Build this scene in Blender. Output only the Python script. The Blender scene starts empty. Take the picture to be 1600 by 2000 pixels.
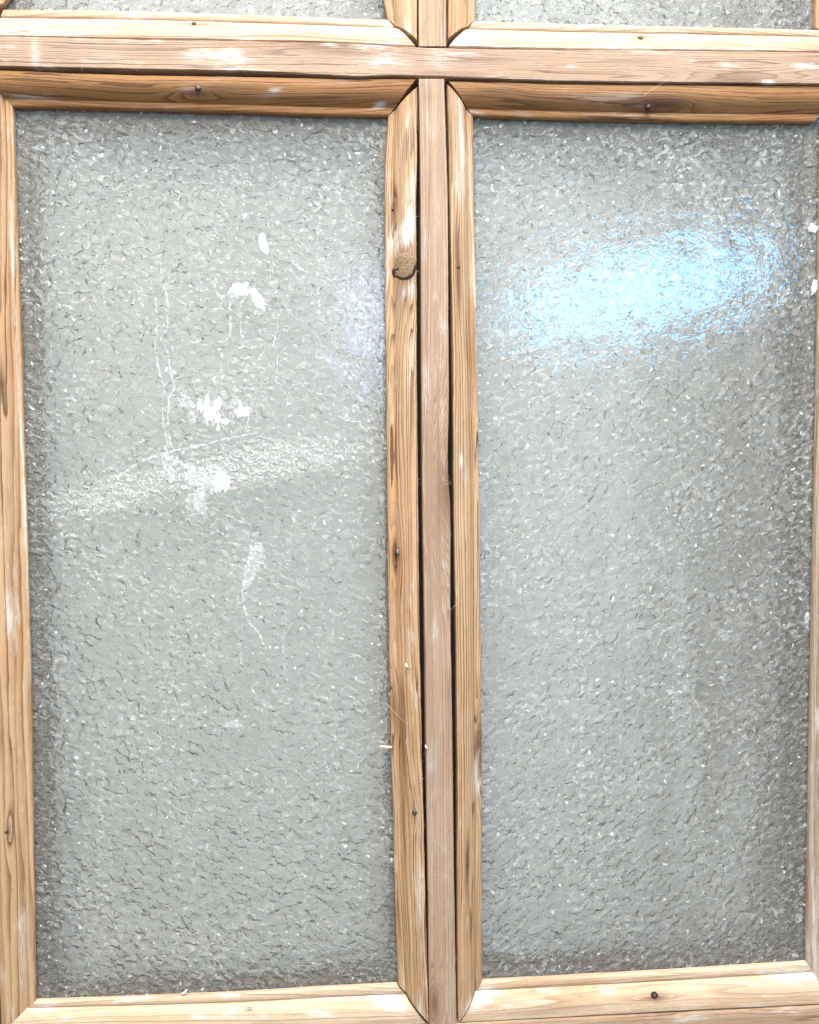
import bpy, math, random
from mathutils import Vector, Matrix, noise
random.seed(7)
S = bpy.context.scene
COL = S.collection

# ------------------------------------------------------------------ camera
CAM_P = Vector((-0.0510, -0.6388, 1.1730)); RX, RY, RZ = -0.0363, 0.0615, -0.0111
FPX = 1521.5                     # focal length in photo pixels (photo is 1600 x 2000)
def _rows():
    cx, sx, cy, sy, cz, sz = math.cos(RX), math.sin(RX), math.cos(RY), math.sin(RY), math.cos(RZ), math.sin(RZ)
    R0 = Matrix(((1,0,0),(0,0,1),(0,1,0)))
    Rr = Matrix(((cz,sz,0),(-sz,cz,0),(0,0,1)))
    Rp = Matrix(((1,0,0),(0,cx,-sx),(0,sx,cx)))
    Rw = Matrix(((cy,0,-sy),(0,1,0),(sy,0,cy)))
    return Rr @ Rp @ Rw @ R0
ROWS = _rows()                   # right, up, forward
right, up, fwd = ROWS[0], ROWS[1], ROWS[2]
cd = bpy.data.cameras.new('camera'); cam = bpy.data.objects.new('camera', cd); COL.objects.link(cam)
M = Matrix((right, up, -fwd)).transposed().to_4x4(); M.translation = CAM_P
cam.matrix_world = M
cd.sensor_fit = 'VERTICAL'; cd.sensor_height = 24.0; cd.lens = 24.0 * FPX / 2000.0
cd.clip_start = 0.01; cd.clip_end = 60
S.camera = cam
def cast(px, py, depth):         # point of the plane y = depth seen at a photo pixel
    d = right * ((px - 800) / FPX) + up * ((1000 - py) / FPX) + fwd
    t = (depth - CAM_P.y) / d.y
    return CAM_P + d * t
def topx(p):
    q = ROWS @ (Vector(p) - CAM_P)
    return 800 + FPX * q.x / q.z, 1000 - FPX * q.y / q.z

# ------------------------------------------------------------------ light
S.view_settings.view_transform = 'Standard'; S.view_settings.look = 'None'
S.view_settings.gamma = 1.0; S.view_settings.use_curve_mapping = False
S.view_settings.exposure = 0.32
S.cycles.use_denoising = True
S.cycles.max_bounces = 9; S.cycles.transmission_bounces = 8; S.cycles.glossy_bounces = 3; S.cycles.diffuse_bounces = 3
S.cycles.use_adaptive_sampling = True; S.cycles.adaptive_threshold = 0.03; S.cycles.use_light_tree = False
S.cycles.sample_clamp_indirect = 12.0

class NT:                         # small helper for writing node trees
    def __init__(s, tree): s.t = tree; s.n = tree.nodes; s.l = tree.links
    def new(s, typ, **kw):
        n = s.n.new(typ)
        for k, v in kw.items(): setattr(n, k, v)
        return n
    def put(s, sock, v):
        if v is None: return
        if isinstance(v, bpy.types.NodeSocket): s.l.new(v, sock)
        elif isinstance(v, (tuple, list)):
            sock.default_value = tuple(v) + ((1.0,) if len(v) == 3 and sock.type == 'RGBA' else ())
        else: sock.default_value = v
    def m(s, op, a, b=None, c=None, clamp=False):
        n = s.new('ShaderNodeMath', operation=op, use_clamp=clamp)
        s.put(n.inputs[0], a); s.put(n.inputs[1], b); s.put(n.inputs[2], c)
        return n.outputs[0]
    def mix(s, f, a, b, mode='MIX'):
        n = s.new('ShaderNodeMix', data_type='RGBA', blend_type=mode)
        s.put(n.inputs[0], f); s.put(n.inputs[6], a); s.put(n.inputs[7], b)
        return n.outputs[2]
    def xyz(s, x, y, z=0.0):
        n = s.new('ShaderNodeCombineXYZ'); s.put(n.inputs[0], x); s.put(n.inputs[1], y); s.put(n.inputs[2], z)
        return n.outputs[0]
    dims = '3D'
    def noise(s, vec, scale=1.0, detail=3.0, rough=0.5, dist=0.0):
        n = s.new('ShaderNodeTexNoise', noise_dimensions=s.dims); s.put(n.inputs['Vector'], vec); s.put(n.inputs['Scale'], scale)
        s.put(n.inputs['Detail'], detail); s.put(n.inputs['Roughness'], rough); s.put(n.inputs['Distortion'], dist)
        return n.outputs[0]
    def noisec(s, vec, scale=1.0, detail=2.0):
        n = s.new('ShaderNodeTexNoise', noise_dimensions=s.dims); s.put(n.inputs['Vector'], vec); s.put(n.inputs['Scale'], scale); s.put(n.inputs['Detail'], detail)
        return n.outputs[1]
    def voro(s, vec, scale, feature='F1', rand=1.0, out=0, smooth=None):
        n = s.new('ShaderNodeTexVoronoi', feature=feature, voronoi_dimensions=s.dims); s.put(n.inputs['Vector'], vec); s.put(n.inputs['Scale'], scale)
        s.put(n.inputs['Randomness'], rand)
        if smooth is not None: s.put(n.inputs['Smoothness'], smooth)
        return n.outputs[out]
    def step(s, v, lo, hi, a=0.0, b=1.0):   # smooth step
        n = s.new('ShaderNodeMapRange', interpolation_type='SMOOTHSTEP')
        s.put(n.inputs[0], v); s.put(n.inputs[1], lo); s.put(n.inputs[2], hi); s.put(n.inputs[3], a); s.put(n.inputs[4], b)
        return n.outputs[0]
    def bump(s, h, dist, strength=1.0, normal=None):
        n = s.new('ShaderNodeBump'); s.put(n.inputs['Height'], h); s.put(n.inputs['Distance'], dist); s.put(n.inputs['Strength'], strength)
        if normal is not None: s.put(n.inputs['Normal'], normal)
        return n.outputs[0]
    def gauss(s, x, y, cx, cy, ax, ay, ang=0.0):
        dx = s.m('SUBTRACT', x, cx); dy = s.m('SUBTRACT', y, cy)
        if ang:
            c, k = math.cos(ang), math.sin(ang)
            ex = s.m('ADD', s.m('MULTIPLY', dx, c), s.m('MULTIPLY', dy, k))
            ey = s.m('SUBTRACT', s.m('MULTIPLY', dy, c), s.m('MULTIPLY', dx, k)); dx, dy = ex, ey
        dx = s.m('DIVIDE', dx, ax); dy = s.m('DIVIDE', dy, ay)
        r = s.m('ADD', s.m('MULTIPLY', dx, dx), s.m('MULTIPLY', dy, dy))
        return s.m('EXPONENT', s.m('MULTIPLY', r, -1.0))

def newmat(name):
    m = bpy.data.materials.new(name); m.use_nodes = True; m.node_tree.nodes.clear()
    return m, NT(m.node_tree)
def finish(n, shader):
    o = n.new('ShaderNodeOutputMaterial'); n.l.new(shader, o.inputs[0])

world = bpy.data.worlds.new('World'); S.world = world; world.use_nodes = True
w = NT(world.node_tree); world.node_tree.nodes.clear()
tc = w.new('ShaderNodeTexCoord'); sep = w.new('ShaderNodeSeparateXYZ'); w.l.new(tc.outputs['Generated'], sep.inputs[0])
upness = w.step(sep.outputs[2], -0.5, 0.9)
c = w.mix(upness, (0.44, 0.44, 0.42), (1.33, 1.33, 1.26))
rightness = w.step(sep.outputs[0], 0.22, 0.62)
c = w.mix(rightness, c, (0.30, 0.27, 0.24))
bg = w.new('ShaderNodeBackground'); w.put(bg.inputs[0], c); bg.inputs[1].default_value = 0.85
wo = w.new('ShaderNodeOutputWorld'); w.l.new(bg.outputs[0], wo.inputs[0])

def area(name, loc, target, sx, sy, energy, color, shape='RECTANGLE', roll=0.0):
    ld = bpy.data.lights.new(name, 'AREA'); ld.shape = shape; ld.size = sx; ld.size_y = sy
    ld.energy = energy; ld.color = color
    o = bpy.data.objects.new(name, ld); COL.objects.link(o); o.location = loc
    o.rotation_euler = ((Vector(target) - Vector(loc)).to_track_quat('-Z', 'Y').to_matrix() @ Matrix.Rotation(roll, 3, 'Z')).to_euler()
    return o
# broad skylight overhead, in front of the door
area('overhead_skylight', (0.10, -1.05, 3.15), (0.0, 0.0, 1.2), 1.5, 1.0, 118, (1.0, 0.985, 0.96))
# the bluish window across the room whose mirror image lies on the right pane
def mirror_spot(px, py, dist):
    p = cast(px, py, 0.016); d = (p - CAM_P).normalized(); d.y = -d.y
    return p + d * dist, p
wl, wt = mirror_spot(1240, 570, 1.9)
area('window_glow', wl, wt, 0.80, 0.22, 11.0, (0.15, 0.55, 1.0), 'ELLIPSE', .12)
wl2, wt2 = mirror_spot(722, 640, 1.9)
area('window_glow', wl2, wt2, 0.14, 0.42, 1.8, (0.50, 0.62, 1.0), 'ELLIPSE')

# ------------------------------------------------------------------ tree helpers
def link(name, me, mat=None, parent=None, label=None):
    o = bpy.data.objects.new(name, me); COL.objects.link(o)
    if mat is not None: me.materials.append(mat)
    if parent is not None: o.parent = parent
    if label: o['label'] = label
    return o
def mesh_of(name, v, f, smooth=False, uv=None):
    me = bpy.data.meshes.new(name); me.from_pydata([tuple(p) for p in v], [], f); me.update()
    if smooth:
        for p in me.polygons: p.use_smooth = True
    if uv is not None:
        L = me.uv_layers.new(name='UVMap')
        for lp in me.loops: L.data[lp.index].uv = uv[lp.vertex_index]
    return me
def boxv(x0, x1, y0, y1, z0, z1):
    v = [(x, y, z) for x in (x0, x1) for y in (y0, y1) for z in (z0, z1)]
    f = [(0,1,3,2),(4,6,7,5),(0,4,5,1),(2,3,7,6),(0,2,6,4),(1,5,7,3)]
    return v, f
GLASS = 0.0160; GT = 0.004; BACK = 0.039; WALL = 0.050

door = bpy.data.objects.new('glazed_door', None); COL.objects.link(door)
door.location = (0, 0, 0)
door['label'] = 'old stripped pine door with textured obscure glass panes held in by nailed mouldings'
door['category'] = 'glazed door'; door['kind'] = 'thing'

# ------------------------------------------------------------------ wood
def wood(name, freq=260.0, early=(0.56, 0.36, 0.20), late=(0.27, 0.13, 0.055), lateamt=0.8, warp=1.2, chalk=0.25,
         knots=(), chalkspots=(), stains=(), seed=0.0, tint=(1, 1, 1), tintf=0.0, rough=0.62, slope=0.0):
    """uv: u metres along the grain, v metres across.  knots (u,v,au,av,amp); spots (u,v,au,av,strength)"""
    m, n = newmat(name)
    uvn = n.new('ShaderNodeUVMap'); sp = n.new('ShaderNodeSeparateXYZ'); n.l.new(uvn.outputs[0], sp.inputs[0])
    u, v = sp.outputs[0], sp.outputs[1]
    wv = n.noise(n.xyz(n.m('MULTIPLY', u, 3.0), n.m('MULTIPLY', v, 22.0), seed), 1.0, 2.0)
    wv2 = n.noise(n.xyz(n.m('MULTIPLY', u, 30.0), n.m('MULTIPLY', v, 260.0), seed + 5), 1.0, 2.0)
    F = n.m('ADD', n.m('MULTIPLY', n.m('ADD', v, n.m('MULTIPLY', u, slope)), freq), n.m('MULTIPLY', wv, warp * 9.0))
    F = n.m('ADD', F, n.m('MULTIPLY', wv2, 0.45))
    F = n.m('ADD', F, n.m('MULTIPLY', n.noise(n.xyz(n.m('MULTIPLY', u, 1.5), n.m('MULTIPLY', v, 170.0), seed + 50), 1.0, 1.0), freq * 0.012))
    for (ku, kv, au, av, amp) in knots:
        F = n.m('ADD', F, n.m('MULTIPLY', n.gauss(u, v, ku, kv, au, av), amp))
    fr = n.m('FRACT', F); fl = n.m('FLOOR', F)
    wn = n.new('ShaderNodeTexWhiteNoise', noise_dimensions='1D'); n.put(wn.inputs['W'], n.m('ADD', fl, seed * 3.1))
    rise = n.m('POWER', fr, n.m('ADD', n.m('MULTIPLY', wn.outputs[0], 3.5), 1.0))
    fall = n.step(fr, 0.90, 1.0, 1.0, 0.0)
    ring = n.m('MULTIPLY', rise, fall)
    ring = n.m('MULTIPLY', ring, n.m('ADD', n.m('MULTIPLY', wn.outputs[0], 1.0), 0.35))
    fib = n.noise(n.xyz(n.m('MULTIPLY', u, 90.0), n.m('MULTIPLY', v, 3800.0), seed), 1.0, 3.0, 0.6)
    blot = n.noise(n.xyz(n.m('MULTIPLY', u, 14.0), n.m('MULTIPLY', v, 60.0), seed + 9), 1.0, 4.0, 0.6)
    big = n.noise(n.xyz(n.m('MULTIPLY', u, 5.0), n.m('MULTIPLY', v, 30.0), seed + 31), 1.0, 2.0)
    col = n.mix(n.m('MULTIPLY', ring, lateamt * 1.25, clamp=True), early, late)
    col = n.mix(n.step(big, 0.35, 0.7, 0.0, 0.45), col, n.mix(1.0, col, (0.88, 0.66, 0.48), 'MULTIPLY'))
    col = n.mix(n.step(blot, 0.35, 0.75, 0.0, 0.40), col, (early[0] * 1.18, early[1] * 1.22, early[2] * 1.35))
    col = n.mix(0.55, col, n.mix(1.0, col, n.mix(fib, (0.40, 0.37, 0.35), (1.60, 1.60, 1.60)), 'MULTIPLY'))
    if tintf: col = n.mix(tintf, col, tint)
    for (su, sv, au, av, st) in stains:
        g = n.gauss(u, v, su, sv, au, av)
        g = n.m('MULTIPLY', g, n.m('ADD', n.m('MULTIPLY', blot, 1.2), 0.3))
        col = n.mix(n.m('MULTIPLY', g, st, clamp=True), col, (0.085, 0.030, 0.014))
    for (ku, kv, au, av, amp) in knots:
        g = n.gauss(u, v, ku, kv, au * 0.55, av * 0.55)
        col = n.mix(n.m('MULTIPLY', g, 0.75, clamp=True), col, (0.13, 0.055, 0.025))
    # chalky residue of old paint left in the pores
    pore = n.noise(n.xyz(n.m('MULTIPLY', u, 55.0), n.m('MULTIPLY', v, 1100.0), seed + 3), 1.0, 4.0, 0.7)
    region = n.noise(n.xyz(n.m('MULTIPLY', u, 22.0), n.m('MULTIPLY', v, 95.0), seed + 17), 1.0, 4.0, 0.6)
    ck = n.m('MULTIPLY', n.step(region, 0.52, 0.74), chalk * 1.6)
    for (su, sv, au, av, st) in chalkspots:
        ck = n.m('ADD', ck, n.m('MULTIPLY', n.gauss(u, v, su, sv, au, av), st))
    ck = n.m('MULTIPLY', n.m('MINIMUM', ck, 1.0), n.step(n.m('ADD', n.m('ADD', n.m('MULTIPLY', pore, .72), n.m('MULTIPLY', region, .28)), n.m('MULTIPLY', n.m('MINIMUM', ck, 1.1), 0.15)), 0.52, 0.57), clamp=True)
    ck = n.m('MULTIPLY', ck, n.m('SUBTRACT', 1.0, n.m('MULTIPLY', ring, .7)), clamp=True)
    col = n.mix(n.m('MULTIPLY', ck, .9), col, (0.68, 0.64, 0.59))
    # little pits
    pit = n.voro(n.xyz(n.m('MULTIPLY', u, 120.0), n.m('MULTIPLY', v, 420.0), seed), 1.0)
    pitm = n.step(pit, 0.05, 0.11, 0.55, 0.0)
    col = n.mix(pitm, col, (0.20, 0.10, 0.05))
    h = n.m('ADD', n.m('MULTIPLY', ring, 0.7), n.m('MULTIPLY', fib, 0.55))
    h = n.m('ADD', h, n.m('MULTIPLY', blot, 0.5))
    h = n.m('SUBTRACT', h, n.m('MULTIPLY', pitm, 1.2))
    b = n.bump(h, 0.00055, 1.0)
    p = n.new('ShaderNodeBsdfPrincipled'); n.put(p.inputs['Base Color'], col); p.inputs['Roughness'].default_value = rough
    p.inputs['Specular IOR Level'].default_value = 0.35
    n.put(p.inputs['Normal'], b); finish(n, p.outputs[0])
    return m

def resample(pts, n):
    """smooth resample of a polyline of Vectors to n points, evenly by length"""
    L = [0.0]
    for a, b in zip(pts, pts[1:]): L.append(L[-1] + (b - a).length)
    out = []
    for i in range(n):
        s = L[-1] * i / (n - 1); k = 0
        while k < len(pts) - 2 and L[k + 1] < s: k += 1
        t = (s - L[k]) / max(1e-9, L[k + 1] - L[k])
        p1, p2 = pts[k], pts[k + 1]
        p0 = pts[k - 1] if k > 0 else p1 * 2 - p2
        p3 = pts[k + 2] if k + 2 < len(pts) else p2 * 2 - p1
        if len(pts) > 2:
            h = (p2 - p1).length; m1 = (p2 - p0) / max(1e-9, (p2 - p0).length) * h; m2 = (p3 - p1) / max(1e-9, (p3 - p1).length) * h
            q = p1 * (2*t**3 - 3*t**2 + 1) + m1 * (t**3 - 2*t**2 + t) + p2 * (-2*t**3 + 3*t**2) + m2 * (t**3 - t**2)
        else: q = p1.lerp(p2, t)
        out.append(q)
    return out

BEAD = [(0.0, .0032), (0.010, .0024), (0.03, .0020), (0.05, .0020), (0.16, .0020), (0.28, .0025), (0.40, .0035), (0.51, .0050), (0.60, .0068),
        (0.67, .0088), (0.715, .0106), (0.735, .0114), (0.755, .0108), (0.80, .0104), (0.88, .0105), (0.95, .0108), (0.985, .0115), (1.0, .0124)]
BAR = [(0.0, .0009), (0.008, .0003), (0.02, .00003), (0.035, 0.0), (0.2, 0.0), (0.35, 0.0), (0.5, 0.0), (0.65, 0.0), (0.8, 0.0), (0.965, 0.0), (0.98, .00003), (0.992, .0003), (1.0, .0009)]
class Piece:
    """a length of wood between two edge lines (lists of world points), with a cross profile"""
    def __init__(s, name, A, B, profile, bottomA, bottomB, parent, nst=None, wob=0.00024, useed=0.0, wobA=None, wobB=None):
        ln = max((A[-1] - A[0]).length, (B[-1] - B[0]).length)
        nst = nst or max(8, int(ln / 0.0022))
        a, b = resample(A, nst), resample(B, nst)
        P = [(0.0, bottomA)] + list(profile) + [(1.0, bottomB)]
        wobA = wob if wobA is None else wobA; wobB = wob if wobB is None else wobB
        V, UV = [], []; ua = 0.0
        for i in range(nst):
            if i: ua += ((a[i] + b[i]) / 2 - (a[i-1] + b[i-1]) / 2).length
            wd = (b[i] - a[i]).length; dr = (b[i] - a[i]) / max(wd, 1e-9)
            def wb(k):
                return noise.noise(Vector((ua * 55, k + useed, 0))) + 0.6 * noise.noise(Vector((ua * 240, k + useed, 3)))
            ea, eb = dr * wb(1.3) * wobA, dr * wb(7.7) * wobB
            for j, (t, d) in enumerate(P):
                q = (a[i] + ea).lerp(b[i] + eb, t)
                rel = 0.00010 * noise.noise(Vector((ua * 60, t * 9 + useed, 5))) if 0 < j < len(P) - 1 else 0
                V.append(Vector((q.x, d + rel, q.z))); UV.append((ua + useed * 0.37, t * wd + useed * 0.11 + (-.01 if j == 0 else (.01 if j == len(P)-1 else 0))))
        w_ = len(P); F = []
        for i in range(nst - 1):
            for j in range(w_ - 1):
                F.append((i*w_+j, i*w_+j+1, (i+1)*w_+j+1, (i+1)*w_+j))
            F.append((i*w_ + w_-1, i*w_, (i+1)*w_, (i+1)*w_ + w_-1))
        F.append(tuple(range(w_))[::-1]); F.append(tuple((nst-1)*w_ + j for j in range(w_)))
        me = mesh_of(name, V, F, False, UV)
        # make normals face out
        import bmesh
        bm = bmesh.new(); bm.from_mesh(me); bmesh.ops.recalc_face_normals(bm, faces=bm.faces); bm.to_mesh(me); bm.free()
        for p in me.polygons: p.use_smooth = len(p.vertices) == 4
        try: me.set_sharp_from_angle(angle=math.radians(35))
        except Exception: pass
        s.V, s.UV, s.w = V, UV, w_
        s.obj = link(name, me, None, parent); s.px = [topx(p) for p in V]
    def near(s, px, py):
        best, bi = 1e18, 0
        for i, (x, y) in enumerate(s.px):
            j = i % s.w
            if j == 0 or j == s.w - 1: continue
            d = (x - px) ** 2 + (y - py) ** 2
            if d < best: best, bi = d, i
        return s.V[bi], s.UV[bi]
    def spot(s, px, py, ru, rv, *rest):
        p, uv = s.near(px, py)
        return (uv[0], uv[1], ru * 0.00042, rv * 0.00042) + rest
    def mat(s, **kw):
        for k in ('knots', 'chalkspots', 'stains'):
            if k in kw: kw[k] = [s.spot(*q) for q in kw[k]]
        m = wood(s.obj.name + '_wood', **kw); s.obj.data.materials.append(m); return m

def line(pts, depth): return [cast(x, y, depth) for x, y in pts]
def ext(pts, axis, value, end=1):   # extend a world polyline to axis=value, at its end (1) or start (0)
    pts = list(pts)
    a, b = (pts[-2], pts[-1]) if end else (pts[1], pts[0])
    k = (value - b[axis]) / (b[axis] - a[axis]); q = b + (b - a) * k
    return pts + [q] if end else [q] + pts

DA, DB = .0022, .0108
Z = 2; X = 0
XL, XR = -0.50, 0.52          # outer edges of the door
ZTOP = 2.02
# ---- bars -------------------------------------------------------------
hb_top = ext(ext(line([(0,70),(250,76),(500,80),(700,86),(845,93),(1100,97),(1350,99),(1600,102)], 0), X, -0.352, 0), X, 0.366)
hb_bot = ext(ext(line([(0,129),(250,134),(500,139),(620,145),(700,149),(760,147),(845,149),(960,153),(1100,158),(1350,161),(1600,164)], 0), X, -0.352, 0), X, 0.366)
hbar = Piece('glazing_bar', hb_top, hb_bot, BAR, BACK - .001, BACK - .001, door, useed=1.1, wob=.00022)
hbar.mat(freq=400, early=(0.37, 0.255, 0.172), late=(0.15, 0.085, 0.052), lateamt=1.0, warp=0.45, chalk=0.45, seed=1.0,
         knots=[(1450, 170, 150, 34, -4.0), (640, 60, 140, 30, 1.5)],
         chalkspots=[(70,100,10,60,.55), (200,120,70,16,.3), (380,110,40,30,.4), (455,125,30,14,.35), (750,115,50,20,.5), (860,110,30,24,.45), (1500,158,16,5,1.0)],
         stains=[(845,100,120,30,.15)])
zl = hb_bot[0].z
vl = ext(line([(818,154),(820,260),(822,400),(823,600),(824,780),(826,1000),(829,1180),(832,1450),(836,1700),(839,2000)], 0), Z, 0.713)
vr = ext(line([(868,154),(872,280),(875,400),(876,600),(877,780),(875,880),(876,935),(880,1000),(880,1180),(884,1450),(887,1700),(892,2000)], 0), Z, 0.713)
vbar = Piece('glazing_bar', vl, vr, BAR, BACK - .002, BACK - .002, door, useed=2.3, wob=.00012, wobB=.0002)
vbar.mat(freq=620, early=(0.41, 0.285, 0.195), late=(0.19, 0.105, 0.066), lateamt=0.95, warp=0.35, chalk=0.22, seed=4.0,
         knots=[(905, 950, 150, 40, 9.0), (850, 1960, 60, 16, 4.0)],
         chalkspots=[(850,580,12,14,.35), (838,760,60,8,.6), (862,640,14,20,.3), (845,1270,40,10,.25), (845,1480,30,18,.3)],
         stains=[(840,1960,70,30,.12), (835,185,20,10,.35)])
ul = ext(line([(818,90),(818,0)], 0), Z, 1.93); ur = ext(line([(872,90),(872,0)], 0), Z, 1.93)
ubar = Piece('glazing_bar', ul, ur, BAR, BACK - .002, BACK - .002, door, useed=3.7, wob=.00012)
ubar.mat(freq=560, early=(0.41, 0.285, 0.19), late=(0.20, 0.115, 0.07), lateamt=0.9, warp=0.3, chalk=0.3, seed=8.0)

# ---- mouldings round the panes ------------------------------------------
def bead(A, B, seed, Ae=(), Be=(), **kw):
    a, b = line(A, DA), line(B, DB)
    for (ax, v, e) in Ae: a = ext(a, ax, v, e)
    for (ax, v, e) in Be: b = ext(b, ax, v, e)
    k = {q: kw.pop(q) for q in ('wob', 'wobA', 'wobB') if q in kw}
    pc = Piece('glazing_bead', a, b, BEAD, GLASS - .0006, GLASS - .0006, door, useed=seed, **k)
    pc.mat(seed=seed, **kw); return pc
TAN = dict(early=(0.49, 0.318, 0.175), late=(0.12, 0.052, 0.022))
BRN_SHADED = dict(early=(0.36, 0.172, 0.058), late=(0.10, 0.038, 0.012))  # same pine, the shade of down-facing mouldings painted in
PAL_LIT = dict(early=(0.52, 0.39, 0.265), late=(0.22, 0.115, 0.050))  # same pine, the top light on up-facing mouldings painted in
# top of lower left pane
b_tl = bead([(-49,135),(250,146),(500,150),(640,153),(700,154),(814,153)], [(25,208),(250,212),(500,219),(600,223),(758,226)], 11.0, wobA=.0003,
     freq=260, lateamt=1.2, warp=1.1, chalk=.10, knots=[(385,180,45,8,2.2)], chalkspots=[(60,190,55,8,.6),(535,175,14,5,.8),(740,205,14,8,1.0),(370,170,22,6,.35)],
     stains=[(250,205,300,6,.25),(420,176,60,8,.4)], **BRN_SHADED)
# top of lower right pane
b_tr = bead([(876,158),(1100,163),(1350,166),(1600,168),(1640,168)], [(925,226),(1100,231),(1350,236),(1590,238)], 12.5, Ae=[(X,.360,1)], wobA=.0003,
     freq=240, lateamt=1.25, warp=1.3, chalk=.14, knots=[(1305,198,40,10,3.2),(960,180,60,10,1.5)], chalkspots=[(1150,190,80,10,.25),(1350,226,300,5,.25),(930,220,20,8,.5)],
     stains=[(1290,195,60,16,.8),(1240,208,80,8,.5),(1010,180,50,10,.4)], **BRN_SHADED)
# bottom of upper left pane
b_ul = bead([(-30,70),(250,75),(500,79),(700,85),(812,91)], [(8,17),(250,20),(500,28),(640,33),(757,37)], 14.2,
     freq=150, lateamt=.6, warp=1.2, chalk=.55, knots=[(385,50,60,8,1.4)], chalkspots=[(80,60,90,14,.7),(770,55,40,18,.9),(500,75,200,5,.4)], **PAL_LIT)
b_ur = bead([(876,91),(1100,96),(1350,98),(1600,101),(1640,102)], [(928,40),(1100,45),(1350,51),(1597,57)], 15.9, Ae=[(X,.366,1)], Be=[(X,.342,1)],
     freq=150, lateamt=.7, warp=1.1, chalk=.42, knots=[(1255,70,60,8,1.6)], chalkspots=[(900,78,30,18,1.3),(960,90,80,5,.8),(1350,95,250,4,.6)], stains=[(1255,74,20,8,.4)], **PAL_LIT)
# sides of the upper panes beside the middle bar
b_uml = bead([(815,78),(815,0)], [(757,36),(750,0)], 17.0, Ae=[(Z,1.93,1)], Be=[(Z,1.905,1)], freq=380, lateamt=.75, warp=.7, chalk=.6, **TAN)
b_umr = bead([(875,76),(875,0)], [(928,39),(929,0)], 18.4, Ae=[(Z,1.93,1)], Be=[(Z,1.905,1)], freq=380, lateamt=.75, warp=.7, chalk=.45, **TAN)
# middle, left of the bar
b_ml = bead([(815,170),(815,300),(813,400),(814,480),(814,640),(815,780),(817,1000),(819,1180),(824,1450),(830,1700),(837,1960),(838,1998)],
     [(758,227),(754,300),(752,400),(753,600),(755,780),(757,1000),(759,1180),(763,1400),(768,1600),(773,1780),(778,1922)], 20.3, wobA=.00035, wobB=.0003,
     freq=340, lateamt=1.3, warp=1.0, chalk=.32, slope=.004,
     knots=[(792,519,150,34,3.2),(772,1085,70,14,2.0),(808,1588,40,10,1.5),(770,1380,80,12,2.0)],
     chalkspots=[(797,450,34,20,1.1),(800,380,40,14,.5),(795,570,20,18,.7),(800,700,60,8,.4),(800,1240,18,8,.6),(818,1720,160,6,.6),(800,240,40,20,.25),(815,1985,40,12,.8)],
     stains=[(770,405,30,9,.9),(787,1440,70,7,.8),(785,1360,34,7,.5),(777,1085,14,10,.5),(790,1520,90,7,.35),(780,1840,70,8,.2),(790,290,60,10,.3)], **TAN)
# middle, right of the bar
b_mr = bead([(873,164),(877,280),(878,400),(882,600),(885,780),(887,1000),(890,1180),(893,1450),(893,1700),(894,1960),(895,1998)],
     [(924,227),(927,400),(931,600),(934,780),(936,960),(938,1000),(939,1180),(941,1450),(942,1700),(942,1917)], 23.1, wobA=.0002, wobB=.0003,
     freq=350, lateamt=1.25, warp=.7, chalk=.22,
     knots=[(895,520,120,9,1.6),(938,1480,110,18,4.5),(912,1690,100,9,2.0)],
     chalkspots=[(900,260,120,20,.45),(903,300,110,7,.6),(900,900,14,5,1.0),(928,1515,30,10,.55),(936,1535,14,8,.6),(935,1980,20,20,.8),(936,700,400,3,.8)],
     stains=[(893,480,50,6,.7),(898,560,60,5,.7),(936,1450,50,10,.85),(912,1680,45,6,.85)], **TAN)
# far left of left pane
b_l = bead([(-49,135),(-45,600),(-30,1000),(-17,1400),(-6,1800),(3,2015)], [(25,208),(30,400),(41,700),(50,1000),(58,1300),(63,1600),(68,1957)], 26.6, Ae=[],
     freq=150, lateamt=1.2, warp=.9, chalk=.30, knots=[(12,1625,40,7,1.0)], chalkspots=[(20,1200,40,10,.35),(45,1850,100,6,.6),(50,1000,600,3,.8)], stains=[(4,1440,50,5,.4)], **TAN)
# far right of right pane
b_r = bead([(1662,172),(1652,600),(1641,1000),(1632,1500),(1624,1961)], [(1606,244),(1602,500),(1599,700),(1593,1000),(1587,1300),(1582,1600),(1577,1881)], 28.9,
     freq=300, lateamt=.8, warp=.7, chalk=.6, chalkspots=[(1590,1800,200,10,.9)], early=(.38,.30,.22), late=(.17,.105,.065))
# bottom of the lower panes
b_bl = bead([(3,2015),(300,2016),(600,2010),(832,2001)], [(68,1957),(300,1949),(500,1940),(640,1931),(776,1925)], 31.2,
     freq=170, lateamt=.65, warp=1.0, chalk=.55, chalkspots=[(760,1960,30,20,1.1),(90,1965,30,14,.8)], **PAL_LIT)
b_br = bead([(899,1998),(1100,1987),(1350,1974),(1600,1962),(1624,1961)], [(942,1918),(1100,1910),(1350,1896),(1577,1881)], 33.8,
     freq=170, lateamt=.7, warp=1.0, chalk=.45, knots=[(1280,1950,60,8,1.2)], chalkspots=[(940,1950,24,24,1.2),(1560,1900,40,14,.9),(1340,1990,60,8,.3)],
     stains=[(1100,1968,90,5,.4),(1282,1948,14,10,.4)], **PAL_LIT)
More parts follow.
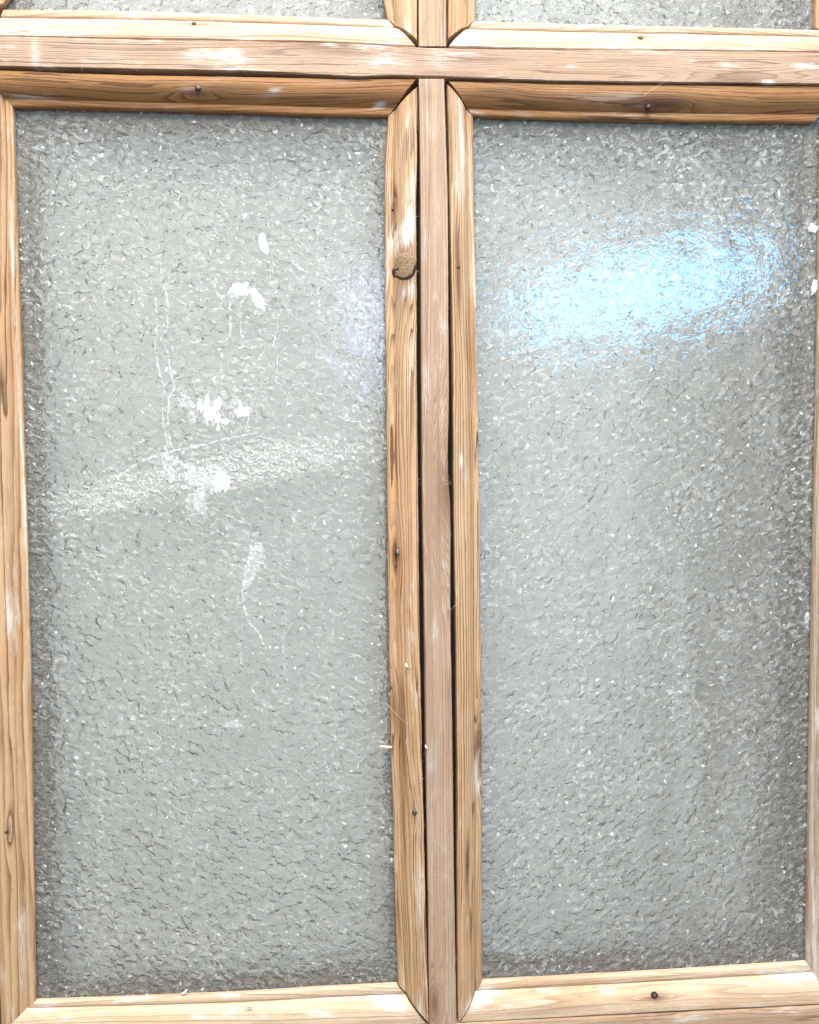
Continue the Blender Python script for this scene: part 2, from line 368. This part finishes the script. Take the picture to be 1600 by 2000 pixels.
# outer sides and tops of the upper panes (just outside the picture)
def plainbead(a0, a1, b0, b1, seed):
    pc = Piece('glazing_bead', [Vector((a0[0], DA, a0[1])), Vector((a1[0], DA, a1[1]))], [Vector((b0[0], DB, b0[1])), Vector((b1[0], DB, b1[1]))],
               BEAD, GLASS - .0006, GLASS - .0006, door, useed=seed); pc.mat(seed=seed, chalk=.4, **TAN)
plainbead((-0.347, 1.535), (-0.347, 1.93), (-0.322, 1.565), (-0.322, 1.905), 41.)
plainbead((0.362, 1.528), (0.362, 1.93), (0.338, 1.555), (0.338, 1.905), 42.)
plainbead((-0.345, 1.93), (-0.003, 1.93), (-0.320, 1.905), (-0.028, 1.905), 43.)
plainbead((0.024, 1.93), (0.360, 1.93), (0.048, 1.905), (0.336, 1.905), 44.)

# ---- rails and stiles ----------------------------------------------------
rt = ext(ext(line([(-40,2022),(300,2021),(600,2015),(832,2006),(899,2002),(1100,1992),(1350,1980),(1600,1967),(1640,1965)], 0), X, -0.352, 0), X, .366)
rb = [Vector((p.x, 0, 0.50)) for p in rt]
rail = Piece('bottom_rail', rt, rb, BAR, BACK, BACK, door, useed=51., wob=.0002)
rail.mat(freq=220, seed=51., chalk=.35, warp=1.3, early=(.38,.26,.165), late=(.18,.095,.05), chalkspots=[(1340,1992,40,8,.6)])
def plain(name, x0, x1, z0, z1, seed, vert=True, **kw):
    a, b = ((x0, z0), (x0, z1)), ((x1, z0), (x1, z1))
    if not vert: a, b = ((x0, z1), (x1, z1)), ((x0, z0), (x1, z0))
    pc = Piece(name, [Vector((q[0], 0, q[1])) for q in a], [Vector((q[0], 0, q[1])) for q in b], BAR, BACK, BACK, door, useed=seed, nst=60)
    pc.mat(seed=seed, freq=160, chalk=.3, **kw); return pc
plain('stile', XL, -0.3535, 0.02, ZTOP, 61., **TAN)
plain('stile', 0.3675, XR, 0.02, ZTOP, 63., **TAN)
plain('top_rail', -0.3525, 0.3665, 1.932, ZTOP, 65., False, **TAN)
plain('kick_panel', -0.3525, 0.3665, 0.02, 0.499, 67., False, **TAN)

# rebate lips behind the glass: the back half of every bar
def lip(name, x0, x1, z0, z1, seed):
    vert = (z1 - z0) > (x1 - x0)
    a, b = (((x0, z0), (x0, z1)), ((x1, z0), (x1, z1))) if vert else (((x0, z1), (x1, z1)), ((x0, z0), (x1, z0)))
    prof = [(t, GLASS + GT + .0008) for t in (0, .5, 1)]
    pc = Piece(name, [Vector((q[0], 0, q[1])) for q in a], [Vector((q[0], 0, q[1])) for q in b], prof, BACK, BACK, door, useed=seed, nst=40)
    pc.mat(seed=seed, freq=200, early=(.17,.12,.075), late=(.07,.045,.027), chalk=.25)  # wood darkened so the shade behind the pane edges is in its colour
def wpx(px, py, d=DB): return cast(px, py, d)
xl_, x1_, x2_, x3_ = -0.3195, -0.0282, 0.0465, 0.3365
zt_ = cast(500, 219, DB).z; zb_ = cast(600, 1934, DB).z; zu_ = cast(800, 36, DB).z
zt_l, zb_l, zu_l = zt_ - .0035, zb_ + .0015, zu_ + .0015
L0, L1, R0_, R1_ = xl_ + .0025, x1_ - .0035, x2_ + .0012, x3_ - .0035       # the rear rebate is a little tighter than the mouldings
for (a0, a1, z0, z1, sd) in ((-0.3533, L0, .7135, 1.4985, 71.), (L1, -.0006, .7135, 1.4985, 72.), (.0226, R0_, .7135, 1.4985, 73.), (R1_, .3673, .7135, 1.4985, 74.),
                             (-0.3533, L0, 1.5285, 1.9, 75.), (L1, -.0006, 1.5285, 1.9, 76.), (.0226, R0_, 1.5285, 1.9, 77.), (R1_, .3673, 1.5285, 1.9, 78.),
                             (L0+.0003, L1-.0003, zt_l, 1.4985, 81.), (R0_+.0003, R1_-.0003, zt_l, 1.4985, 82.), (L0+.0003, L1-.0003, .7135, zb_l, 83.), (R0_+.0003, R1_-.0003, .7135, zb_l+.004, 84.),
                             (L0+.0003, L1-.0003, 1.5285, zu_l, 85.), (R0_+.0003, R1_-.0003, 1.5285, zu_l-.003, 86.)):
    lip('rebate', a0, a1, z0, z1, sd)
print('Z', zt_, zb_, zu_, hb_top[3].z, hb_bot[3].z, hb_top[-1].z, hb_bot[-1].z, rt[0].z, rt[-1].z)
# near-black strips painting the deep shade of slots between bars and mouldings
pm, n = newmat('slot_shade'); p = n.new('ShaderNodeBsdfPrincipled'); p.inputs['Base Color'].default_value = (.012,.010,.008,1); p.inputs['Roughness'].default_value = .9; finish(n, p.outputs[0])
def strip(name, x0, x1, y0, y1, z0, z1, mat):
    v, f = boxv(x0, x1, y0, y1, z0, z1); return link(name, mesh_of(name, v, f), mat, door)
strip('shade_strip', -0.0085, 0.0003, .0142, .0148, zb_-.02, zt_+.02, pm)
strip('shade_strip', 0.0215, 0.0295, .0142, .0148, zb_-.02, zt_+.02, pm)
strip('shade_strip', -0.35, 0.364, .0142, .0148, hb_bot[4].z-.012, hb_bot[1].z+.001, pm)

# ------------------------------------------------------------------ glass
def glassmat(name, front, seed, hazes=(), ang=.7):
    m, n = newmat(name)
    tcn = n.new('ShaderNodeTexCoord'); sp = n.new('ShaderNodeSeparateXYZ'); n.l.new(tcn.outputs['Object'], sp.inputs[0])
    x, z = sp.outputs[0], sp.outputs[2]
    n.dims = '2D'; base = n.xyz(n.m('ADD', x, seed), z, 0.0)
    # leaning, flaky figure of the rolled pattern
    wp = n.noisec(base, 140.0, 1.0)
    vm = n.new('ShaderNodeVectorMath', operation='MULTIPLY_ADD'); n.l.new(wp, vm.inputs[0]); vm.inputs[1].default_value = (.006, .006, 0); n.l.new(base, vm.inputs[2])
    vec = vm.outputs[0]
    # the same point turned and squeezed, so that the pressed ripples lean one way
    sv2 = n.new('ShaderNodeSeparateXYZ'); n.l.new(vec, sv2.inputs[0]); ca, sa = math.cos(ang), math.sin(ang)
    along = n.m('ADD', n.m('MULTIPLY', sv2.outputs[0], ca), n.m('MULTIPLY', sv2.outputs[1], sa))
    cross = n.m('SUBTRACT', n.m('MULTIPLY', sv2.outputs[1], ca), n.m('MULTIPLY', sv2.outputs[0], sa))
    lean = n.xyz(n.m('MULTIPLY', along, .65), cross, 0.0)
    if front:
        v1 = n.voro(vec, 330.0, 'F1', 1.0, 0); f1 = n.noise(vec, 420.0, 2.0, .6)
        h = n.m('ADD', n.m('MULTIPLY', v1, .6), n.m('MULTIPLY', f1, .70)); h = n.m('ADD', h, n.m('MULTIPLY', n.noise(base, 55.0, 1.0), 3.5))
        b = n.bump(h, 0.00009, 1.0)
    else:
        v1 = n.voro(vec, 125.0, 'SMOOTH_F1', 1.0, 0, .25); v2 = n.voro(vec, 330.0, 'F1', 1.0, 0); f1 = n.noise(lean, 170.0, 3.0, .50)
        h = n.m('ADD', n.m('MULTIPLY', v1, .55), n.m('MULTIPLY', f1, 1.3)); h = n.m('ADD', h, n.m('MULTIPLY', v2, .14))
        h = n.m('MULTIPLY', h, n.m('ADD', n.m('MULTIPLY', n.noise(base, 38.0, 2.0), 1.3), .30))
        b = n.bump(h, 0.0023, 1.0)
    g = n.new('ShaderNodeBsdfGlass'); g.inputs['IOR'].default_value = 1.5; g.inputs['Roughness'].default_value = 0.045 if front else 0.0
    g.inputs['Color'].default_value = (.985, .990, .980, 1); n.put(g.inputs['Normal'], b)
    out = g.outputs[0]
    if front:   # dust film and dried residue on the front face; its pale flecks paint ripple glints
        fleck = n.voro(vec, 260.0, 'F1', 1.0, 0); fn = n.noise(lean, 250.0, 4.0, .62)
        film = n.m('MULTIPLY', n.step(fn, .44, .68), .25)
        cloud = n.noise(base, 16.0, 4.0, .6)
        film = n.m('MULTIPLY', film, n.m('ADD', n.m('MULTIPLY', n.step(cloud, .30, .72), .9), .35))
        film = n.m('ADD', film, .15)
        sv = n.new('ShaderNodeTexVoronoi', feature='F1', voronoi_dimensions='2D'); n.put(sv.inputs['Vector'], vec); sv.inputs['Scale'].default_value = 150.0
        cs = n.new('ShaderNodeSeparateColor'); n.l.new(sv.outputs[1], cs.inputs[0])
        size = n.m('MULTIPLY', n.m('POWER', cs.outputs[0], 4.0), .20)
        speck = n.m('LESS_THAN', sv.outputs[0], n.m('SUBTRACT', size, .02))
        film = n.m('MAXIMUM', film, n.m('MULTIPLY', speck, .85))
        for (px, py, rx, rz, ang, st, kind) in hazes:
            q = cast(px, py, GLASS)
            gg = n.gauss(x, z, q.x, q.z, rx * .00042, rz * .00042, ang)
            if kind == 'speckle':
                sn = n.noise(base, 620.0, 3.0, .7); gg = n.m('MULTIPLY', n.step(gg, .0, .8), n.step(sn, .50, .56))
            elif kind == 'streak':
                sn = n.noise(n.xyz(n.m('MULTIPLY', x, 900.0), n.m('MULTIPLY', z, 45.0), seed), 1.0, 3.0, .6); gg = n.m('MULTIPLY', gg, n.step(sn, .45, .62))
            film = n.m('ADD', film, n.m('MULTIPLY', gg, st))
        film = n.m('MINIMUM', film, .92)
        d = n.new('ShaderNodeBsdfDiffuse'); d.inputs[0].default_value = (.56, .555, .52, 1)
        rel = n.m('ADD', n.m('MULTIPLY', n.noise(lean, 190.0, 3.0, .6), 1.0), n.m('MULTIPLY', n.voro(lean, 210.0, 'F1', 1.0, 0), .45))
        n.put(d.inputs['Normal'], n.bump(rel, .0022, 1.0))
        mx = n.new('ShaderNodeMixShader'); n.put(mx.inputs[0], film); n.l.new(out, mx.inputs[1]); n.l.new(d.outputs[0], mx.inputs[2]); out = mx.outputs[0]
    finish(n, out); return m
def pane(x0, x1, z0, z1, seed, hazes=(), label=None, ang=.7):
    v, f = boxv(x0, x1, GLASS, GLASS + GT, z0, z1)
    me = mesh_of('glass_pane', v, f); o = link('glass_pane', me, None, door, label)
    me.materials.append(glassmat('glass_front', True, seed, hazes, ang)); me.materials.append(glassmat('glass_back', False, seed, (), ang))
    for p in me.polygons: p.material_index = 0 if p.normal.y < -.5 else 1
    return o
HL = [(500,905,190,36,.14,.85,'speckle'), (210,965,110,34,.2,.7,'speckle'), (440,760,120,90,0,.06,''), (400,960,36,36,0,.10,''), (480,1150,50,120,.1,.06,''),
      (440,800,90,60,0,.16,'streak'), (360,430,60,20,.3,.06,''), (700,640,40,110,0,.12,'streak')]
HR = [(1130,1180,190,420,-.15,.07,'')]
g_l = pane(xl_-.012, x1_+.010, zb_-.010, zt_+.010, 3.0, HL, 'glass pane with chalky handprint-like residue and drips', -.5)
g_r = pane(x2_-.010, x3_+.012, zb_-.010, zt_+.013, 9.0, HR, 'glass pane with a pale blue window reflection')
g_ul = pane(xl_-.012, x1_+.010, zu_-.010, 1.915, 15.0)
g_ur = pane(x2_-.010, x3_+.012, zu_-.016, 1.915, 21.0)

# ---- paint marks on the glass --------------------------------------------
def flatmat(name, col, alpha, nscale=500.0, lo=.3, hi=.6):
    m, n = newmat(name); tcn = n.new('ShaderNodeTexCoord')
    nn = n.noise(tcn.outputs['Object'], nscale, 4.0, .65)
    d = n.new('ShaderNodeBsdfPrincipled'); d.inputs['Base Color'].default_value = tuple(col) + (1,); d.inputs['Roughness'].default_value = .8
    n.put(d.inputs['Normal'], n.bump(nn, .0004, .8))
    t = n.new('ShaderNodeBsdfTransparent'); mx = n.new('ShaderNodeMixShader')
    n.put(mx.inputs[0], n.step(nn, lo, hi, alpha * .12, alpha)); n.l.new(t.outputs[0], mx.inputs[1]); n.l.new(d.outputs[0], mx.inputs[2])
    finish(n, mx.outputs[0]); return m
M_PAINT = flatmat('white_paint', (.85, .87, .86), 1.0, 600, .1, .3)
M_THIN = flatmat('thin_paint', (.78, .82, .81), .36, 420, .35, .6)
M_FILM = flatmat('pale_paint', (.62, .67, .64), .6, 300, .0, .2)
M_LINE = flatmat('dried_drip', (.80, .85, .84), .42, 260, .36, .6)
def blob(name, cx, cy, rx, ry, parent, mat, ang=0.0, rag=.35, thick=.0005, bend=0.0, seed=0, N=72):
    c = []; base = GLASS - thick
    for i in range(N):
        a = 2 * math.pi * i / N
        r = 1 + rag * noise.noise(Vector((math.cos(a) * 1.6, math.sin(a) * 1.6, seed + cx))) + rag * .8 * noise.noise(Vector((math.cos(a) * 4, math.sin(a) * 4, seed + cy))) + rag * .5 * noise.noise(Vector((math.cos(a) * 11, math.sin(a) * 11, seed + cy)))
        ux, uy = math.cos(a) * rx * r, math.sin(a) * ry * r
        ux += bend * (uy / ry) ** 2
        c.append((cx + ux * math.cos(ang) - uy * math.sin(ang), cy + ux * math.sin(ang) + uy * math.cos(ang)))
    V = [cast(x, y, GLASS - .00002) for x, y in c]
    V = [Vector((p.x, GLASS - .00002, p.z)) for p in V]
    mid = sum(V, Vector()) / N
    V2 = [Vector((mid.x + (p.x - mid.x) * .86, base, mid.z + (p.z - mid.z) * .86)) for p in V]
    F = [(i, (i + 1) % N, N + (i + 1) % N, N + i) for i in range(N)] + [tuple(range(N, 2 * N))]
    return link(name, mesh_of(name, V + V2, F, False), mat, parent)
def ribbon(name, pts, wpx_, parent, mat, seed=0):
    w3 = resample([cast(x, y, GLASS) for x, y in pts], max(6, int(sum(math.hypot(a[0]-b[0], a[1]-b[1]) for a, b in zip(pts, pts[1:])) / 4)))
    V, F = [], []
    for i, p in enumerate(w3):
        a = w3[max(0, i-1)]; b = w3[min(len(w3)-1, i+1)]; t = (b - a).normalized(); nn = Vector((-t.z, 0, t.x))
        wob = .0005 * noise.noise(p * 150 + Vector((seed, 0, 0))); ww = wpx_ * .00021 * (1 + .9 * noise.noise(p * 300))
        c = p + nn * wob
        V += [Vector((q.x, y, q.z)) for q, y in ((c - nn * ww, GLASS - .00002), (c, GLASS - .0002), (c + nn * ww, GLASS - .00002))]
    for i in range(len(w3) - 1):
        F += [(3*i, 3*i+1, 3*i+4, 3*i+3), (3*i+1, 3*i+2, 3*i+5, 3*i+4)]
    return link(name, mesh_of(name, V, F, True), mat, parent)
blob('paint_mark', 514, 478, 9, 23, g_l, M_FILM, -.25, .10, bend=4)
blob('paint_mark', 470, 566, 20, 12, g_l, M_PAINT, .1, .5)
blob('paint_mark', 458, 577, 13, 8, g_l, M_THIN, 0, .5)
blob('paint_mark', 504, 586, 9, 19, g_l, M_PAINT, -.5, .6)
for (x, y, rx, ry, a, m_) in ((362,783,13,17,-.6,M_THIN),(376,792,7,5,.5,M_THIN),(391,792,5,11,-.1,M_PAINT),(405,800,6,22,0,M_PAINT),(424,789,8,12,.1,M_PAINT),(413,812,7,10,.3,M_PAINT),
        (427,818,6,10,0,M_PAINT),(440,824,7,6,0,M_PAINT),(426,836,3,7,0,M_PAINT),(466,785,10,8,.3,M_THIN),(474,803,13,12,0,M_PAINT),(376,815,8,10,0,M_THIN),
        (434,944,15,18,0,M_PAINT),(415,935,30,26,.2,M_THIN),(327,905,13,26,-.2,M_THIN),(372,935,10,26,.2,M_THIN),(388,985,20,26,.1,M_THIN),
        (690,585,8,7,0,M_THIN),(575,1010,6,12,.2,M_THIN),(500,1085,14,24,.1,M_THIN),(487,1120,10,36,.2,M_THIN),(455,1413,18,8,0,M_THIN)):
    blob('paint_mark', x, y, rx, ry, g_l, m_, a, .55, seed=x * .1)
for pts, wd in (([(449,590),(450,620),(449,655),(440,664),(420,670),(400,674),(375,667),(366,660)], 2.2), ([(471,590),(470,630),(472,655),(480,667),(505,662),(520,668),(532,677)], 2.2),
        ([(532,677),(540,650),(544,620),(549,607),(560,604),(568,610),(571,620)], 2.4), ([(311,475),(314,500),(316,555)], 2), ([(318,560),(326,570),(328,610),(326,645),(314,665),(326,680),(330,700),(334,730),(340,756),(332,775),(328,815),(332,860),(340,880)], 3),
        ([(305,580),(306,620),(307,660),(303,672),(308,700),(316,740),(322,760),(318,800),(322,840),(330,875)], 2.2), ([(543,690),(542,720),(538,745)], 2),
        ([(500,775),(492,790),(488,810),(480,840)], 2), ([(620,440),(621,560),(624,640)], 1.3), ([(225,935),(270,905),(330,883),(400,868),(450,856),(505,845)], 4),
        ([(345,895),(352,905),(372,912),(380,930)], 4), ([(433,690),(431,730)], 2), ([(477,1130),(474,1170),(487,1215),(505,1235),(515,1260)], 3), ([(555,1180),(559,1215),(553,1270),(560,1330)], 1.3),
        ([(600,760),(575,745),(560,800)], 1.4), ([(200,1400),(208,1460),(202,1530),(190,1600),(192,1660)], 1.3), ([(470,1255),(474,1310),(482,1320)], 1.5)):
    ribbon('dried_drip', pts, wd, g_l, M_LINE)
for (x, y, rx, ry) in ((1587,447,9,9),(1590,560,5,14),(1576,1212,6,14),(1560,1792,6,10),(1412,1325,7,4),(1552,1866,5,4),(1345,1888,5,4)):
    blob('paint_mark', x, y, rx, ry, g_r, M_PAINT if y < 600 else M_THIN, .2, .5, thick=.0012)
for pts, wd in (([(1032,540),(1033,640)], 1.6), ([(1515,455),(1516,560)], 1.4), ([(1318,520),(1322,560),(1316,605)], 2.4), ([(1260,520),(1260,585)], 1.6)):
    ribbon('dried_drip', pts, wd, g_r, M_LINE)

# ------------------------------------------------------------------ nails, knot, fibres
mn, n = newmat('nail_steel'); tcn = n.new('ShaderNodeTexCoord'); r = n.noise(tcn.outputs['Object'], 900.0, 3.0)
p = n.new('ShaderNodeBsdfPrincipled'); n.put(p.inputs['Base Color'], n.mix(n.step(r, .35, .65), (.16,.14,.13), (.10,.045,.02))); p.inputs['Metallic'].default_value = .6; p.inputs['Roughness'].default_value = .45
finish(n, p.outputs[0])
md, n = newmat('nail_hole'); p = n.new('ShaderNodeBsdfPrincipled'); p.inputs['Base Color'].default_value = (.02,.012,.008,1); p.inputs['Roughness'].default_value = .95; finish(n, p.outputs[0])
def nail(pc, px, py, r=.0017, sq=1.0, tilt=0.0, hole=True):
    pos, uv = pc.near(px, py); c = cast(px, py, pos.y); c.y = pos.y
    N = 18
    if hole:    # sunk hole rim round the head
        V = [Vector((c.x + math.cos(2*math.pi*i/N) * r * 1.5 * (1 + .2*noise.noise(Vector((i*.7, px, 0)))), c.y - .00025, c.z + math.sin(2*math.pi*i/N) * r * 1.3)) for i in range(N)]
        V += [Vector((q.x, c.y + .002, q.z)) for q in V]
        link('nail_hole', mesh_of('nail_hole', V, [tuple(range(N))[::-1]] + [(i, (i+1) % N, N+(i+1) % N, N+i) for i in range(N)]), md, pc.obj)
    V = []
    for (rr, yy) in ((1.0, .0008), (1.0, -.0006), (.75, -.0009), (.3, -.0010)):
        V += [Vector((c.x + math.cos(2*math.pi*i/N) * r * rr * .85, c.y + yy + tilt * math.sin(2*math.pi*i/N) * r * rr, c.z + math.sin(2*math.pi*i/N) * r * rr * sq)) for i in range(N)]
    F = [(k*N+i, k*N+(i+1) % N, (k+1)*N+(i+1) % N, (k+1)*N+i) for k in range(3) for i in range(N)] + [tuple(range(3*N, 4*N))]
    link('nail', mesh_of('nail', V, F, True), mn, pc.obj)
nail(b_ul, 379, 47, .0013, .8); nail(b_ur, 1251, 75, .0014, .9); nail(b_tl, 387, 172, .0017, .95); nail(b_tr, 1267, 208, .0019, .8)
nail(b_ml, 767, 408, .0013, .8); nail(b_mr, 895, 521, .0010, 1.1); nail(b_ml, 777, 1078, .0017, 1.5, .4); nail(b_ml, 810, 1587, .0014, 1.4)
nail(b_l, 12, 1625, .0014, 1.0); nail(b_br, 1279, 1945, .0020, .9); nail(b_mr, 912, 1689, .0009, 1.3)
# dead knot in the left middle moulding
pos, uv = b_ml.near(791, 519); c = cast(791, 519, pos.y); N = 36
mk, n = newmat('knot_wood'); tcn = n.new('ShaderNodeTexCoord')
vv = n.new('ShaderNodeVectorMath', operation='SUBTRACT'); n.l.new(tcn.outputs['Object'], vv.inputs[0]); vv.inputs[1].default_value = tuple(c)
ln_ = n.new('ShaderNodeVectorMath', operation='LENGTH'); n.l.new(vv.outputs[0], ln_.inputs[0])
nz = n.noise(tcn.outputs['Object'], 700.0, 4.0, .7)
rg = n.m('SINE', n.m('ADD', n.m('MULTIPLY', ln_.outputs[1], 6500.0), n.m('MULTIPLY', nz, 9.0)))
p = n.new('ShaderNodeBsdfPrincipled'); n.put(p.inputs['Base Color'], n.mix(n.step(n.m('ADD', n.m('MULTIPLY', rg, .22), nz), .25, .8), (.08,.04,.02), (.40,.25,.14)))
p.inputs['Roughness'].default_value = .75; n.put(p.inputs['Normal'], n.bump(nz, .0008, 1.0)); finish(n, p.outputs[0])
row = min(range(0, len(b_ml.V), b_ml.w), key=lambda i: abs(b_ml.V[i].z - c.z)); xa, xb = b_ml.V[row].x, b_ml.V[row + b_ml.w - 1].x
def face(x):
    t = min(1, max(0, (x - xa) / (xb - xa)))
    for (t0, d0), (t1, d1) in zip(BEAD, BEAD[1:]):
        if t <= t1: return d0 + (d1 - d0) * (t - t0) / (t1 - t0)
    return BEAD[-1][1]
def disc(name, R, Rz, y0, y1, mat, dx=0, dz=0, sd=0):
    V = []
    for (rr, yy) in ((1.0, y1), (1.0, y0 + .0004), (.9, y0), (.5, y0 - .0003)):
        V += [Vector((c.x + dx + math.cos(2*math.pi*i/N) * R * rr * (1 + .30*noise.noise(Vector((math.cos(2*math.pi*i/N)*1.3, math.sin(2*math.pi*i/N)*1.3, sd))) + .06*noise.noise(Vector((math.cos(2*math.pi*i/N)*5, math.sin(2*math.pi*i/N)*5, sd)))), yy, c.z + dz + math.sin(2*math.pi*i/N) * Rz * rr)) for i in range(N)]
    for q in V: q.y += face(min(q.x, xa - .0012)) - pos.y
    V.append(Vector((c.x + dx, y0 - .0003 + face(c.x + dx) - pos.y, c.z + dz)))
    F = [(k*N+i, k*N+(i+1) % N, (k+1)*N+(i+1) % N, (k+1)*N+i) for k in range(3) for i in range(N)] + [(3*N+i, 3*N+(i+1) % N, 4*N) for i in range(N)]
    return link(name, mesh_of(name, V, F, True), mat, b_ml.obj)
disc('knot_crack', .0100, .0114, pos.y - .00028, pos.y + .003, md, .0001, -.0009, 1.0)
disc('knot', .0090, .0103, pos.y - .00055, pos.y + .003, mk, -.0001, .0003, 2.0)

mf, n = newmat('wood_fibre'); p = n.new('ShaderNodeBsdfPrincipled'); p.inputs['Base Color'].default_value = (.74,.60,.43,1); p.inputs['Roughness'].default_value = .7; finish(n, p.outputs[0])
def fibre(V, F, a, d, L, r, curl):
    n0 = len(V); k = 5; side = d.cross(Vector((0, 1, 0))).normalized(); upv = Vector((0, -1, 0))
    for i in range(k + 1):
        t = i / k; q = a + d * (L * t) + side * (curl * L * t * t) + upv * (L * .35 * t * (1 - t * .5)); rr = r * (1 - t * .8)
        V += [q + side * rr, q + upv * rr, q - side * rr * .8 - upv * rr * .5]
    for i in range(k):
        for j in range(3): F.append((n0+3*i+j, n0+3*i+(j+1) % 3, n0+3*i+3+(j+1) % 3, n0+3*i+3+j))
def fibres(edges, parent, cnt, L=.0022):
    V, F = [], []
    for _ in range(cnt):
        e = random.choice(edges); p = e[random.randrange(len(e))]
        ang = random.uniform(0, 2 * math.pi); d = Vector((math.cos(ang), -.15, math.sin(ang))).normalized()
        fibre(V, F, Vector(p), d, random.uniform(.4, 1.5) * L, random.uniform(.00005, .00013), random.uniform(-.6, .6))
    o = link('loose_fibres', mesh_of('loose_fibres', V, F, True), mf, parent); o['kind'] = 'stuff'
def edge_of(pc, j): return [pc.V[i] for i in range(j, len(pc.V), pc.w)]
fibres([edge_of(vbar, 2), edge_of(vbar, vbar.w - 3)], vbar.obj, 90, .0020)
fibres([edge_of(hbar, 2), edge_of(hbar, hbar.w - 3)], hbar.obj, 80, .0024)
fibres([edge_of(b_ml, 2)] * 2 + [edge_of(b_ml, b_ml.w - 4)], b_ml.obj, 70, .0020)
fibres([edge_of(b_mr, 2), edge_of(b_mr, b_mr.w - 4)], b_mr.obj, 50, .0018)
fibres([edge_of(b_tr, 2), edge_of(b_ur, 3)], b_tr.obj, 30, .0022)
for (x0, y0, x1, y1, dep, r) in ((1258,186,1320,154,-.0008,.00014),(752,1370,800,1425,-.0001,.00016),(806,425,822,424,-.0004,.00015),(868,946,884,946,.0,.00016),(866,938,884,944,0,.0001),(886,1186,902,1172,-.0005,.0002),(738,1460,760,1456,0,.0001)):
    V, F = [], []
    a = cast(x0, y0, dep); b = cast(x1, y1, dep); fibre(V, F, a, (b - a).normalized(), (b - a).length, r, .12)
    link('splinter', mesh_of('splinter', V, F, True), mf, vbar.obj)

# ------------------------------------------------------------------ loose chips of wood (things of their own)
mc, n = newmat('fresh_chip'); tcn = n.new('ShaderNodeTexCoord'); nz = n.noise(tcn.outputs['Object'], 1200.0, 3.0)
p = n.new('ShaderNodeBsdfPrincipled'); n.put(p.inputs['Base Color'], n.mix(nz, (.62,.42,.22), (.86,.74,.52))); p.inputs['Roughness'].default_value = .7; finish(n, p.outputs[0])
mw, n = newmat('white_chip'); p = n.new('ShaderNodeBsdfPrincipled'); p.inputs['Base Color'].default_value = (.84,.82,.76,1); p.inputs['Roughness'].default_value = .7; finish(n, p.outputs[0])
def chip(px, py, depth, lx, lz, ang, mat, label, name='wood_chip', cat='wood chip', curl=0.0, group=None):
    c = cast(px, py, depth); K = 9; V, F = [], []
    for i in range(K):
        t = i / (K - 1) * 2 - 1; wd = lz * (1 - .75 * abs(t) ** 2.5) * (1 + .4 * noise.noise(Vector((t * 3, px, 0))))
        x_ = t * lx; z_ = curl * lx * t * t
        for s_ in (-1, 1):
            for y_ in (-.0005, .0004):
                X_ = x_ * math.cos(ang) - (z_ + s_ * wd) * math.sin(ang); Z_ = x_ * math.sin(ang) + (z_ + s_ * wd) * math.cos(ang)
                V.append(Vector((X_, y_ - .0006 * (1 - t * t), Z_)))
    for i in range(K - 1):
        a = 4 * i
        F += [(a, a+2, a+6, a+4), (a+1, a+5, a+7, a+3), (a, a+4, a+5, a+1), (a+2, a+3, a+7, a+6)]
    F += [(0, 1, 3, 2), (4*K-4, 4*K-2, 4*K-1, 4*K-3)]
    o = link(name, mesh_of(name, V, F, True), mat); o.location = c
    o['label'] = label; o['category'] = cat
    if group: o['group'] = group
chip(754, 1459, .0094, .0052, .0013, -.12, mc, 'pale splinter of wood stuck out over the left pane from the middle moulding', curl=.1)
chip(794, 1300, .0022, .0018, .0008, -1.0, mw, 'tiny white curled flake on the middle moulding left of the glazing bar', 'flake', 'flake', .5)
chip(286, 1946, .0128, .0024, .0008, 1.1, mw, 'white sliver standing at the foot of the left pane, left of the other', 'flake', 'flake', .2)
chip(361, 1938, .0124, .0030, .0010, .6, mw, 'larger white flake at the foot of the left pane above the bottom moulding', 'flake', 'flake', .3)
chip(487, 1965, .0050, .0028, .0008, -.2, mc, 'small wood shaving on the bottom moulding of the left pane', 'wood_shaving', 'shaving', .3)
chip(832, 1459, -.0004, .0018, .0007, -1.1, mw, 'small white flake bridging the gap beside the middle glazing bar', 'flake', 'flake', .3)

# ------------------------------------------------------------------ wall behind
m, n = newmat('pale_plaster'); tcn = n.new('ShaderNodeTexCoord')
nz = n.noise(tcn.outputs['Object'], 6.0, 5.0, .6); nf = n.noise(tcn.outputs['Object'], 160.0, 4.0, .6)
p = n.new('ShaderNodeBsdfPrincipled'); sp = n.new('ShaderNodeSeparateXYZ'); n.l.new(tcn.outputs['Object'], sp.inputs[0])
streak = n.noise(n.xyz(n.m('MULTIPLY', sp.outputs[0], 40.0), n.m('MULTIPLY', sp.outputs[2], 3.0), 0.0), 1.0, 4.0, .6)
room_dark = n.m('MULTIPLY', n.step(sp.outputs[0], .10, .33), n.step(streak, .20, .58), clamp=True)  # dark room reflected at the right, painted into the wall as brown streaks
n.put(p.inputs['Base Color'], n.mix(room_dark, n.mix(nz, (.60,.585,.545), (.71,.70,.66)), (.24,.215,.175))); p.inputs['Roughness'].default_value = .9
n.put(p.inputs['Normal'], n.bump(nf, .0006, .5)); finish(n, p.outputs[0])
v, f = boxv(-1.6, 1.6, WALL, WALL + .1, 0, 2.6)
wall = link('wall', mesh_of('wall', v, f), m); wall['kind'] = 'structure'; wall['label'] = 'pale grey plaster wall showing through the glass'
